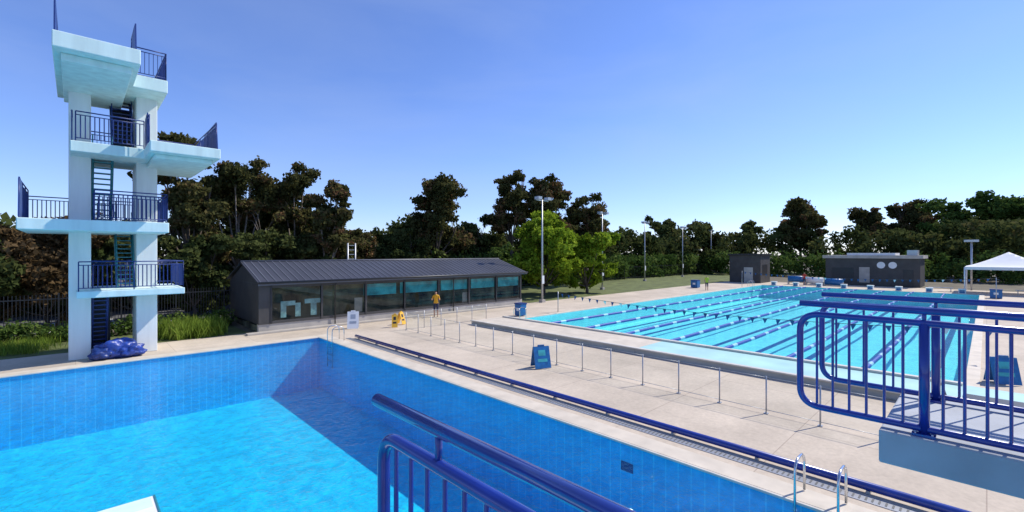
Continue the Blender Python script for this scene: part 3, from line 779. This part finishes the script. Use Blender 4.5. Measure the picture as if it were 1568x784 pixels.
tree('bright_green_tree', *cam2w(-.02, 50), 5.6, 2.8, .4, 45, 240, .34, 'leaf_green', 'bark', .18, 5)
for (t, d, H, R, n, lf, ba) in ((.635, 95, 16.8, 5.4, 75, 'leaf_euc', 5), (.79, 96, 14.6, 5.2, 60, 'leaf_euc', 4), (.875, 96, 16.2, 6.0, 70, 'leaf_euc', 4), (.98, 84, 14.0, 6.5, 70, 'leaf_green', 2), (1.07, 80, 15.4, 6.6, 70, 'leaf_green', 2), (1.16, 76, 14.4, 6.6, 70, 'leaf_green', 2), (1.3, 74, 13.8, 6.6, 50, 'leaf_green', 2), (.33, 100, 12.8, 5.2, 50, 'leaf_dark', 3), (.52, 105, 12.2, 5, 50, 'leaf_dark', 3), (.42, 100, 11.0, 5, 45, 'leaf_euc', 3)):
    tree('eucalyptus_tree' if lf == 'leaf_euc' else 'broadleaf_tree', *cam2w(t, d), H, R, ba, n, 200, .68, lf, 'bark', .35, 7)

path = [(-45, 44, 8.0), (-20, 45, 7.5), (2, 46, 6.5), (18, 49, 7.4), (38, 48, 8.2), (62, 46, 8.8), (85, 46, 9.6), (105, 40, 10.2), (110, 26, 10.4), (105, 8, 9.8), (98, -14, 9.2), (90, -40, 9)]
C = []; Rr = []
for i in range(len(path)-1):
    a = Vector(path[i]); c = Vector(path[i+1]); Ld = (c.xy-a.xy).length; k = int(Ld*3.6)
    for j in range(k):
        t = j/k; p = a.lerp(c, t)
        top = p.z*(.80+.12*math.sin(p.x*.32+p.y*.21)+.10*math.sin(p.x*.11-p.y*.4+1))
        C.append((p.x+rng.normal()*2.2, p.y+rng.normal()*2.2, top*(1-rng.random()**1.3*.97))); Rr.append(1.2+.9*rng.random())
me = leaf_mesh('tree_belt', C, Rr, 120, .72, 'leaf_dark', .85); o = D.objects.new('distant_tree_belt', me); COL.objects.link(o)
C = []; Rr = []
for i in range(360):
    u = 27+rng.random()*82; C.append((u, 42.3+rng.normal()*.9, .3+rng.random()*3.2)); Rr.append(1.0+.5*rng.random())
for i in range(190):
    C.append((94+rng.normal()*1.2, -40+rng.random()*84, .3+rng.random()*3.4)); Rr.append(1.1+.5*rng.random())
me = leaf_mesh('hedge', C, Rr, 110, .5, 'leaf_green', .85); o = D.objects.new('hedge', me); COL.objects.link(o)
for (u, v, H, R, lf) in ((-8.5, 35.0, 6.8, 3.4, 'leaf_brown'), (-4.2, 35.5, 5.6, 3.0, 'leaf_dark'), (-1.2, 36, 6.6, 3.2, 'leaf_brown'), (-12.5, 37, 8.0, 3.6, 'leaf_dark'), (2.6, 36.5, 6.4, 3.0, 'leaf_dark'), (5.6, 36.0, 5.6, 2.6, 'leaf_dark'), (-16, 36, 8, 3.6, 'leaf_brown'), (9.5, 37, 6.4, 3, 'leaf_dark'), (14, 39, 6.8, 3.2, 'leaf_dark'), (19, 41, 7.0, 3.4, 'leaf_euc'), (24, 42, 7, 3.4, 'leaf_dark'), (29, 43, 6.6, 3.2, 'leaf_dark')):
    tree('shrub_tree', u, v, H, R, .4, 62, 210, .30, lf, 'bark', .12, 6)
C = [(rng.uniform(-14, -.6), rng.uniform(27.6, 31), .16) for i in range(420)]
me = leaf_mesh('grass', C, [.4]*len(C), 45, .16, 'leaf_grass', .5, grassy=True); o = D.objects.new('grass', me); COL.objects.link(o)
C = [(rng.uniform(3.0, 5.4), rng.uniform(27.2, 29.2), .30) for i in range(60)]
me = leaf_mesh('grass', C, [.5]*len(C), 200, .26, 'leaf_grass', .8, grassy=True); o = D.objects.new('grass_tussock', me); COL.objects.link(o)
C = [(rng.uniform(-12, 6.4), rng.uniform(30.4, 31.2), rng.uniform(.2, .75)) for i in range(90)]
me = leaf_mesh('shrub', C, [.45]*len(C), 110, .16, 'leaf_green', .8); o = D.objects.new('shrub_border', me); COL.objects.link(o)

# ------------------------------------------------------------------ sky, sun, camera
sun_dir = Vector((.82, -.32, .95)).normalized()
elev = math.asin(sun_dir.z); az = math.atan2(sun_dir.x, sun_dir.y)
w = D.worlds.new('World'); bpy.context.scene.world = w; w.use_nodes = True; nt = w.node_tree; nt.nodes.clear()
o = nt.nodes.new('ShaderNodeOutputWorld'); bg = nt.nodes.new('ShaderNodeBackground'); sky = nt.nodes.new('ShaderNodeTexSky')
sky.sky_type = 'NISHITA'; sky.sun_disc = False; sky.sun_elevation = elev; sky.sun_rotation = az
sky.air_density = 1.0; sky.dust_density = 0.1; sky.ozone_density = 4.0
tc = nt.nodes.new('ShaderNodeTexCoord'); mp = nt.nodes.new('ShaderNodeMapping'); mp.inputs['Scale'].default_value = (1.0, 1.6, 4.5); mp.inputs['Rotation'].default_value = (0.1, .15, .6)
nz = nt.nodes.new('ShaderNodeTexNoise'); nz.inputs['Scale'].default_value = 1.3; nz.inputs['Detail'].default_value = 9; nz.inputs['Roughness'].default_value = .55; nz.inputs['Distortion'].default_value = .5
nt.links.new(tc.outputs['Generated'], mp.inputs[0]); nt.links.new(mp.outputs[0], nz.inputs['Vector'])
mr = nt.nodes.new('ShaderNodeMapRange'); mr.inputs['From Min'].default_value = .42; mr.inputs['From Max'].default_value = .88; mr.inputs['To Max'].default_value = .32
nt.links.new(nz.outputs['Fac'], mr.inputs['Value'])
gain = nt.nodes.new('ShaderNodeMix'); gain.data_type = 'RGBA'; gain.blend_type = 'MULTIPLY'; gain.inputs['Factor'].default_value = 1
gain.clamp_result = False
gain.inputs['B'].default_value = (1.08, 1.16, 1.60, 1); nt.links.new(sky.outputs[0], gain.inputs['A'])
mx = nt.nodes.new('ShaderNodeMix'); mx.data_type = 'RGBA'; mx.inputs['B'].default_value = (4.2, 5.2, 7.4, 1)
nt.links.new(mr.outputs[0], mx.inputs['Factor']); nt.links.new(gain.outputs['Result'], mx.inputs['A']); nt.links.new(mx.outputs['Result'], bg.inputs[0])
bg.inputs[1].default_value = .122
nt.links.new(bg.outputs[0], o.inputs[0])
sl = D.lights.new('sun', 'SUN'); sl.energy = 5.0; sl.angle = math.radians(.5); sl.color = (1, .95, .86)
so = D.objects.new('sun', sl); COL.objects.link(so); so.rotation_euler = sun_dir.to_track_quat('Z', 'Y').to_euler(); so.location = (30, -10, 40)
cam = D.cameras.new('camera'); co = D.objects.new('camera', cam); COL.objects.link(co)
co.location = (0, 0, 4.2); co.rotation_euler = (math.radians(90), 0, -math.asin(.6921))
cam.sensor_width = 36; cam.lens = 36*697/1568; cam.shift_y = -4/1568; cam.clip_end = 3000; cam.clip_start = .05
sc = bpy.context.scene; sc.camera = co
sc.view_settings.view_transform = 'Standard'; sc.view_settings.look = 'None'; sc.view_settings.exposure = 0
